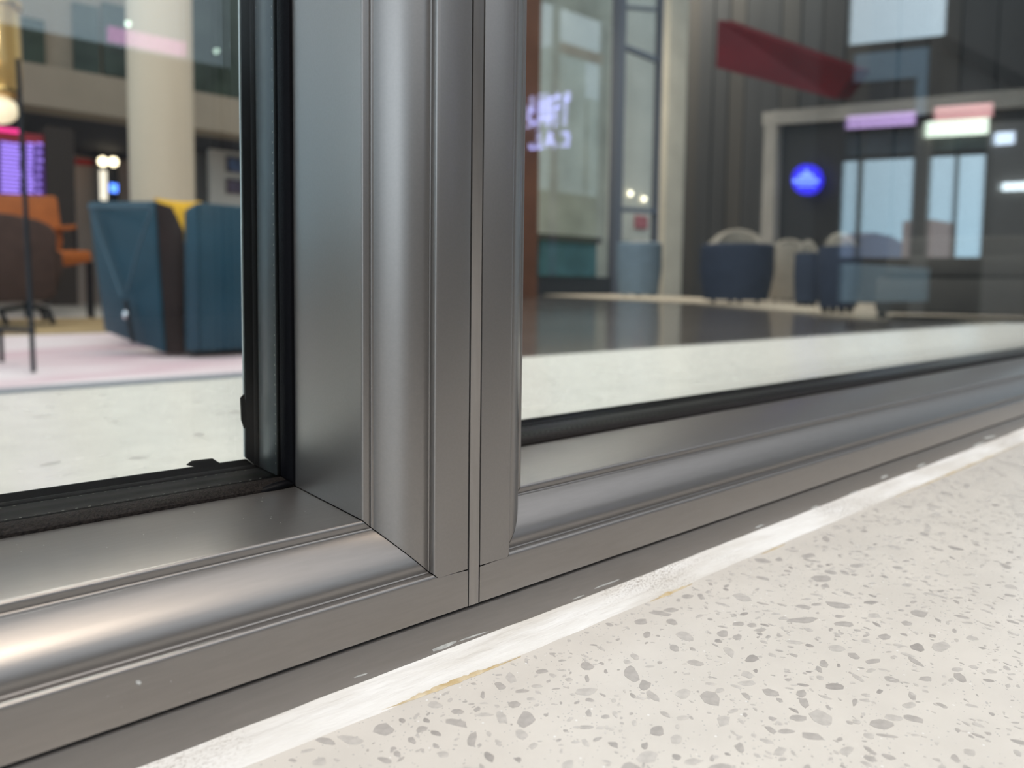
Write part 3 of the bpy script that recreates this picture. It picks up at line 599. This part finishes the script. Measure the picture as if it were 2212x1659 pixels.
# pale post, glazed screen and far wall
FARW = mat('far_grey_beige_wall', (0.55, 0.53, 0.46), 0.7, var=0.08, vscale=1)
FARG = mat('far_green_grey_wall', (0.40, 0.39, 0.32), 0.7, var=0.2, vscale=0.8)
props(box('wall_return', (9.605, 11.65, 0), (9.695, 15.0, 9), GREYW), 'grey return wall between the recess and the far wall', 'wall', kind='structure')
props(box('wall_far', (9.7, 12.6, PZ), (17, 12.9, 9), FARG), 'dim green grey wall far behind the glazed screen', 'wall', kind='structure')
props(pxbox('wall_panel', 1322, -60, 1426, 520, 11.0, 0.1, FARW), 'pale beige wall panel behind the glazed screen', 'wall', kind='structure')
POST = mat('pale_beige_post', (0.50, 0.44, 0.35), 0.6, var=0.06, vscale=2)
def pxpost(name, px0, px1, y, mt, parent=None, ztop=9.0, zb=None, depth=0.15):
    xa, xb = at(px0, 400, y).x, at(px1, 400, y).x
    return box(name, (xa, y, PZ if zb is None else zb), (xb, y+depth, ztop), mt, parent)
props(pxpost('post', 1438, 1476, 8.6, POST), 'tall pale beige post left of the dark panel wall', 'post')
MUL = mat('grey_mullion_metal', (0.14, 0.145, 0.17), 0.4, 0.4)
gs = thing('glazed_screen', 'grey metal framed glazed screen beside the pale post', 'screen', Vector((at(1380, 500, 9.5).x, 9.5, PZ)))
for a_, b_ in ((1328, 1345), (1420, 1434)): pxpost('mullion', a_, b_, 9.5, MUL, gs)
for (r0_, r1_, r2_) in ((98, 128, 10), (452, 456, 10), (14, 20, 6)):
    slab('transom', [at(1345, r0_ - r2_/2, 9.52), at(1420, r1_ - r2_/2, 9.52), at(1420, r1_ + r2_/2, 9.52), at(1345, r0_ + r2_/2, 9.52)], (0, 0.1, 0), MUL, gs)
RBR = mat('red_brown_column_paint', (0.17, 0.075, 0.045), 0.6, var=0.15, vscale=2)
props(pxpost('red_brown_column', 1110, 1163, 7.0, RBR), 'red brown column right beside the window frame', 'column')
PINKS = mat('pink_poster', (0.42, 0.14, 0.15), 0.6)
props(pxbox('pink_poster', 1373, 466, 1399, 494, 10.95, 0.03, PINKS), 'small pink poster behind the glazed screen', 'poster')
SP = mat('warm_spot', (1, 0.9, 0.7), 0.4, emit=(1.0, 0.9, 0.68), estr=3.0)
for i, (px, py) in enumerate(((1335, 437), (1362, 418), (1391, 430))):
    k = 6/FPX*14; c = at(px, py, 10.995 - k)
    o = lathe('spot_lamp', [(k*0.5, -k*0.8), (k, 0), (k*0.5, k*0.8)], c, SP, None, 12)
    props(o, ('lowest left', 'topmost', 'right hand')[i] + ' small warm spot lamp of three behind the glazed screen', 'lamp', 'warm spot lamps')
# counter in the dim corner
TEAL = mat('teal_counter', (0.035, 0.085, 0.105), 0.45, var=0.2, vscale=3)
ct = thing('counter', 'teal counter with dark base in the dim corner near the frame', 'counter', Vector((at(1220, 600, 9.0).x, 9.0, PZ)))
pxbox('front', 1168, 520, 1288, 596, 9.0, 0.5, TEAL, ct); pxbox('top', 1140, 508, 1300, 521, 8.95, 0.6, PILL, ct); xa, xb = at(1140, 600, 9.05).x, at(1320, 600, 9.05).x
box('base', (xa, 9.05, PZ), (xb, 9.5, at(1220, 596, 9.05).z), DFRAME, ct)
# tub chairs
TUB = mat('slate_blue_fabric', (0.036, 0.046, 0.072), 0.85, var=0.08, vscale=8)
TUBL = mat('pale_slate_blue_fabric', (0.16, 0.22, 0.28), 0.85, var=0.06, vscale=8)
LIN = mat('taupe_linen', (0.30, 0.26, 0.21), 0.9, var=0.08, vscale=10)
def tub(name, label, px0, px1, pyb, pytop, pyback, mt, group='tub chairs on the sand rug'):
    c = onz((px0+px1)/2, pyb, PZ + 0.012); d = Vector((c.x, c.y, 0)).normalized(); s_ = Vector((-d.y, d.x, 0))
    R = (px1-px0)/2/FPX * (c - Vector((0, 0, CZ))).dot(-back); c2 = c + d*R
    dep = (c - Vector((0, 0, CZ))).dot(-back)
    zt = CZ + 0 + (onplane((px0+px1)/2, pytop, c, c + s_)).z - CZ; zbk = onplane((px0+px1)/2, pyback, c2 + d*R, c2 + d*R + s_).z
    t = thing(name, label, 'armchair', c2.copy(), group)
    def ring(nm, rad, th, z0, z1, z1b, m_, a0, a1, taper):
        V = []; F = []; N = 36
        for i in range(N+1):
            a = a0 + (a1-a0)*i/N; dr = d*math.cos(a) + s_*math.sin(a); zz = z1 + (z1b-z1)*max(0, math.cos(a))
            for (r_, z_) in ((rad*taper, z0), (rad, z0+(zz-z0)*0.5), (rad*0.99, zz-0.02), (rad-th*0.3, zz), (rad-th, zz-0.02), (rad-th, z0+0.1)):
                V.append(Vector((c2.x, c2.y, 0)) + dr*r_ + Vector((0, 0, z_)))
        for i in range(N):
            for k in range(6): F.append((i*6+k, i*6+(k+1) % 6, (i+1)*6+(k+1) % 6, (i+1)*6+k))
        F.append(tuple(range(6))); F.append(tuple(range(N*6, N*6+6)))
        return mk(nm, V, F, m_, t, 50)
    ring('shell', R, R*0.28, c.z + 0.03, zt, zt, mt, -math.pi*1.0, math.pi*1.0, 0.86)
    ring('backrest', R*0.88, R*0.3, c.z + 0.3, zt - 0.05, zbk, LIN, -1.5, 1.5, 1.0)
    lathe('seat_cushion', [(R*0.6, 0), (R*0.66, 0.03), (R*0.66, 0.12), (R*0.6, 0.15)], Vector((c2.x, c2.y, c.z + 0.28)), LIN, t, 28)
    for a in (0.8, 2.3, 3.9, 5.5):
        q = Vector((c2.x + math.cos(a)*R*0.6, c2.y + math.sin(a)*R*0.6, c.z)); tube('leg', [q, q + Vector((0, 0, 0.06))], 0.02, LEG, t, 8)
    return t
tub('tub_chair', 'pale slate blue tub chair in front of the glazed screen', 1328, 1428, 640, 522, 520, TUBL)
tub('tub_chair', 'large slate blue tub chair with taupe back before the dark panel wall', 1506, 1668, 656, 524, 496, TUB)
tub('tub_chair', 'taupe linen tub chair between the slate blue ones', 1655, 1742, 653, 528, 516, LIN)
tub('tub_chair', 'slate blue tub chair below the round blue sign', 1712, 1766, 661, 545, 518, TUB)
tub('tub_chair', 'slate blue tub chair nearest the raised floor edge', 1762, 1850, 676, 530, 502, TUB)
SOFA = mat('brown_grey_sofa_fabric', (0.085, 0.075, 0.065), 0.9, var=0.1, vscale=6)
so = thing('sofa', 'low brown grey sofa at the right edge of the pane', 'sofa', onz(2120, 700, PZ))
c = onz(2120, 695, PZ + 0.012); d = Vector((c.x, c.y, 0)).normalized(); s_ = Vector((-d.y, d.x, 0))
def sb(nm, a, b_, z0, z1, e0, e1):
    q = [c + s_*a + d*e0, c + s_*b_ + d*e0, c + s_*b_ + d*e1, c + s_*a + d*e1]; slab(nm, [Vector((p.x, p.y, c.z + z0)) for p in q], (0, 0, z1 - z0), SOFA, so, 0.02)
sb('base', -0.5, 0.45, 0.03, 0.20, 0, 0.6); sb('seat_cushion', -0.46, 0.41, 0.205, 0.30, 0.0, 0.45); sb('backrest', -0.5, 0.45, 0.205, 0.42, 0.46, 0.62)
for aa in (-0.45, 0.40): sb('leg', aa, aa + 0.05, 0.0, 0.03, 0.05, 0.10)

# ------------------------------------------------------------------ the hall on the camera's side (seen mirrored in the panes)
HALL = mat('hall_wall_grey', (0.060, 0.058, 0.056), 0.7, var=0.06, vscale=1)
HALLF = mat('hall_frame_grey', (0.20, 0.20, 0.20), 0.5)
yv = 9.4; yA = 2*GLASS_Y - yv
zA = refl(200, 88, yv).z
props(box('wall_hall', (-9, yA - 0.25, 0), (7.0, yA, zA), HALL), 'low grey wall across the hall opposite the window', 'wall', kind='structure')
props(box('wall_hall_left', (-7.2, -9.1, 0), (-7.0, 0.2, 1.15), HALL), 'low dark wall at the left end of the hall', 'wall', kind='structure')
def rbox(name, px0, py0, px1, py1, yv_, depth, mt, parent=None, zmin=0.0):
    yr = 2*GLASS_Y - yv_; mx_ = (px0+px1)/2
    za, zb = refl(mx_, py0, yv_).z, refl(mx_, py1, yv_).z; xa, xb = refl(px0, (py0+py1)/2, yv_).x, refl(px1, (py0+py1)/2, yv_).x
    return box(name, (xa, yr - depth, max(zmin, zb)), (xb, yr, za), mt, parent)
def rx(px, yv_, py=330): return refl(px, py, yv_).x
def rz(px, py, yv_): return refl(px, py, yv_).z
# glazed bay opposite the mullion
hb = thing('wall_hall_glazed', 'grey hall wall with a tall daylit window bay', 'wall', Vector((10, yA, 0)), kind='structure')
x0_, x1_, x2_ = 7.0, rx(1168, yv), rx(1335, yv)
box('pier', (x0_, yA - 0.25, 0), (x1_, yA, 9), HALL, hb); box('pier', (x2_, yA - 0.25, 0), (rx(1795, yv), yA, 9), HALL, hb)
box('lintel', (x1_, yA - 0.25, rz(1250, 14, yv)), (x2_, yA, 9), HALL, hb); box('spandrel', (x1_, yA - 0.25, 0), (x2_, yA, rz(1250, 600, yv)), HALL, hb)
for a_, b_ in ((1203, 1212), (1306, 1322)): box('mullion', (rx(a_, yv), yA - 0.15, rz(1250, 600, yv)), (rx(b_, yv), yA - 0.05, rz(1250, 14, yv)), HALLF, hb)
TERC = mat('terracotta_beam', (0.45, 0.22, 0.15), 0.6)
box('transom', (rx(1212, yv), yA - 0.13, rz(1260, 122, yv)), (rx(1306, yv), yA - 0.06, rz(1260, 100, yv)), TERC, hb)
# distant buildings and trees outside
BLD = mat('distant_block', (0.70, 0.72, 0.66), 0.8, var=0.25, vscale=0.25); TREE = mat('distant_trees', (0.06, 0.09, 0.05), 0.9, var=0.4, vscale=0.5)
for (pxa, pya, pxb, nm, lb) in ((1180, 110, 1262, 'distant_building', 'pale block outside the hall window, left one'), (1268, 220, 1340, 'distant_building', 'pale lower block outside the hall window, right one')):
    props(rbox(nm, pxa, pya, pxb, 640, 30, 4, BLD), lb, 'building')
props(rbox('distant_hedge', 1150, 420, 1345, 640, 22, 2, TREE), 'dark hedge outside the tall hall window', 'hedge')
# light sign whose mirror image is read in the pane
SGN = mat('white_violet_sign_light', (0.8, 0.8, 1), 0.4, emit=(0.52, 0.54, 1.0), estr=2.6)
ys = 9.2
cs = thing('light_sign', 'white lit lettering of the cafe sign mirrored in the right pane', 'sign', refl(1188, 260, ys))
def z3(x, y): return refl(1100 + x/3.687, y/3.687, ys)
STROKES = [('character', [[(196, 775), (196, 880), (160, 925)], [(160, 860), (175, 870)], [(160, 935), (205, 975), (160, 1010)]]),
    ('character', [[(265, 755), (265, 930)], [(312, 750), (312, 930)], [(250, 820), (320, 820)], [(250, 870), (320, 870)], [(245, 930), (325, 930)], [(262, 945), (235, 1010)], [(300, 945), (305, 975)]]),
    ('character', [[(345, 780), (345, 930), (322, 1000)], [(345, 785), (410, 770)], [(400, 745), (400, 800)], [(390, 830), (380, 1000)], [(375, 860), (410, 845)]]),
    ('character', [[(470, 735), (462, 800), (455, 990)], [(485, 740), (485, 790)]]),
    ('letter', [[(250, 1060), (250, 1175), (185, 1175)], [(185, 1150), (190, 1175)]]), ('letter', [[(300, 1165), (335, 1060), (370, 1165)], [(318, 1130), (355, 1130)]]),
    ('letter', [[(430, 1060), (470, 1055), (480, 1100), (470, 1155), (420, 1155)]])]
for nm, ls in STROKES:
    V = []; F = []
    for pl in ls:
        for (a_, b_) in zip(pl[:-1], pl[1:]):
            A_, B_ = z3(*a_), z3(*b_); t = (B_ - A_).normalized(); n_ = t.cross(Vector((0, 1, 0))).normalized() * 0.019; A_ -= t*0.02; B_ += t*0.02; b0 = len(V)
            for q in (A_ - n_, A_ + n_, B_ + n_, B_ - n_): V.append(q)
            for q in (A_ - n_, A_ + n_, B_ + n_, B_ - n_): V.append(q + Vector((0, -0.04, 0)))
            F += [tuple(b0 + i for i in f) for f in ((0,1,2,3),(7,6,5,4),(0,4,5,1),(1,5,6,2),(2,6,7,3),(3,7,4,0))]
    mk(nm, V, F, SGN, cs)
# end part of the hall with windows to the sky (right end of the pane); plane given by two mirrored plan points
AV, BV = Vector((11.86, 5.78, 0)), Vector((12.95, 3.60, 0))
vn = Vector((BV.y - AV.y, AV.x - BV.x, 0)).normalized(); vn = vn if vn.dot(AV) > 0 else -vn
def mir(p): return Vector((p.x, 2*GLASS_Y - p.y, p.z))
def rw(px, py, off=0.0): return mir(onplane(px, py, AV - vn*off, BV - vn*off))
HN = Vector((vn.x, -vn.y, 0))
def cw(nm, px0, px1, z0, z1, mt, parent, off=0.0, depth=0.2, row=440):
    a, b_ = rw(px0, row, off), rw(px1, row, off)
    return slab(nm, [Vector((a.x, a.y, z0)), Vector((b_.x, b_.y, z0)), Vector((b_.x, b_.y, z1)), Vector((a.x, a.y, z1))], HN*depth, mt, parent)
def zr(px, py, off=0.0): return rw(px, py, off).z
he = thing('wall_hall_end', 'dim hall wall with pale piers around sky lit windows', 'wall', mir(AV), kind='structure')
PIER = mat('hall_pier_taupe', (0.20, 0.185, 0.17), 0.6)
ZW0, ZW1, ZW2 = zr(1915, 556), zr(1915, 340), zr(1915, 278)
zu0, zu1 = zr(1945, 88), zr(1945, -60)
cw('pier', 1760, 1822, 0, 9, HALL, he); cw('pier', 1852, 1864, ZW0, ZW1, PIER, he, 0, 0.1); cw('pier', 1974, 2010, 0, ZW2, PIER, he)
cw('mullion', 2062, 2070, ZW0, ZW1, PIER, he, 0, 0.1); cw('pier', 2130, 2230, 0, ZW2, PIER, he); cw('pier', 2230, 2330, 0, 9, HALL, he)
cw('spandrel', 1822, 2230, 0, ZW0, HALL, he, -0.01); cw('transom', 1822, 2230, ZW1, ZW1 + 0.05, DFRAME, he, -0.01)
DIMG = mat('dim_blue_glass', (0.10, 0.13, 0.14), 0.3, var=0.3, vscale=3)
cw('upper_pane', 1822, 2230, ZW1 + 0.05, ZW2, DIMG, he, -0.15, 0.02)
cw('spandrel', 1822, 2230, ZW2, zu0, HALL, he, -0.01)
cw('pier', 1822, 1840, zu0, 9, HALL, he, -0.01, 0.2, 40); cw('pier', 2048, 2235, zu0, 9, HALL, he, -0.01, 0.2, 40); cw('lintel', 1838, 2050, zu1, 9, HALL, he, -0.01, 0.2, 0)
BLUP = mat('blue_grey_fascia', (0.24, 0.33, 0.40), 0.4)
cw('fascia', 1848, 2008, zr(1930, 172), zr(1930, 110), BLUP, he, 0.03, 0.04, 140); cw('fascia', 1982, 2006, zr(1995, 250), zr(1995, 110), BLUP, he, 0.05, 0.04, 180)
cw('beam', 2008, 2034, zr(2020, 255), zr(2020, 85), DFRAME, he, 0.06, 0.05, 170)
cw('beam', 1838, 2050, zu0 - 0.07, zu0, DFRAME, he, 0.06, 0.05, 90)
slab('beam', [rw(2040, 74, 0.09), rw(2240, 178, 0.09), rw(2240, 212, 0.09), rw(2030, 100, 0.09)], HN*0.05, mat('black_beam', (0.008, 0.010, 0.012), 0.6), he)
HILL = mat('distant_hill', (0.28, 0.27, 0.34), 0.9); 
props(slab('distant_hill', [refl(1840, 640, 40), refl(1840, 520, 40), refl(1890, 502, 40), refl(1930, 512, 40), refl(1985, 545, 40), refl(2060, 552, 40), refl(2150, 640, 40)], (0, -3, 0), HILL), 'hazy violet hill outside the hall end windows', 'hill')
props(rbox('distant_tower', 2012, 478, 2062, 640, 30, 3, mat('salmon_block', (0.45, 0.30, 0.26), 0.8)), 'salmon building outside the hall end window', 'building')
# light bars and small lit signs in the hall
def lbar(nm, lb, px0, py0, px1, py1, colr, st, off=0.12):
    M_ = mat(nm + '_light', colr, 0.4, emit=colr, estr=st); pm = (px0+px1)/2
    return props(cw(nm, px0, px1, zr(pm, py1, off), zr(pm, py0, off), M_, None, off, 0.04, (py0+py1)/2), lb, 'light')
lbar('violet_light_bar', 'violet lit bar under the grey portal line in the pane', 1832, 245, 1979, 273, (0.60, 0.40, 0.78), 1.0)
lbar('salmon_light_bar', 'salmon lit bar above the white lit bar', 2022, 226, 2146, 255, (0.90, 0.46, 0.46), 0.75)
lbar('white_light_bar', 'white lit bar under the salmon bar', 2003, 258, 2137, 292, (0.88, 1.0, 0.84), 1.5)
lbar('small_lit_sign', 'small bluish white lit sign right of the white bar', 2152, 285, 2193, 311, (0.70, 0.82, 1.0), 1.3)
lbar('lit_strip', 'white lit strip at the right edge of the pane', 2168, 393, 2260, 410, (0.80, 0.92, 1.0), 1.6)
props(rbox('pink_light_bar', 235, 72, 404, 104, 9.3, 0.05, mat('pink_bar_light', (0.95, 0.55, 0.85), 0.4, emit=(0.95, 0.52, 0.85), estr=1.5)), 'pink lit bar mirrored across the beige column', 'light')
for i, (px, py) in enumerate(((278, 50), (468, 110), (505, 96))):
    c = refl(px, py, 8.5); k = 5.5/FPX*8.0
    o = lathe('hall_spot_lamp', [(k*0.5, -k*0.8), (k, 0), (k*0.5, k*0.8)], c, mat('hall_spot_light', (0.8, 1, 0.85), 0.4, emit=(0.75, 1.0, 0.85), estr=9), None, 12)
    props(o, ('hall spot lamp mirrored left of the beige column', 'hall spot lamp mirrored right of the beige column', 'hall spot lamp mirrored close to the black gasket')[i], 'lamp', 'hall spot lamps')
PLN = mat('blue_grey_planter', (0.32, 0.42, 0.47), 0.5, var=0.05)
pl = thing('planter', 'pale blue grey planter box with dark plinth mirrored at the right', 'planter', refl(1915, 660, 3.4) * Vector((1, 1, 0)))
rbox('box', 1845, 574, 2008, 652, 3.4, 0.12, PLN, pl); rbox('plinth', 1852, 652, 1925, 760, 3.41, 0.1, DFRAME, pl)
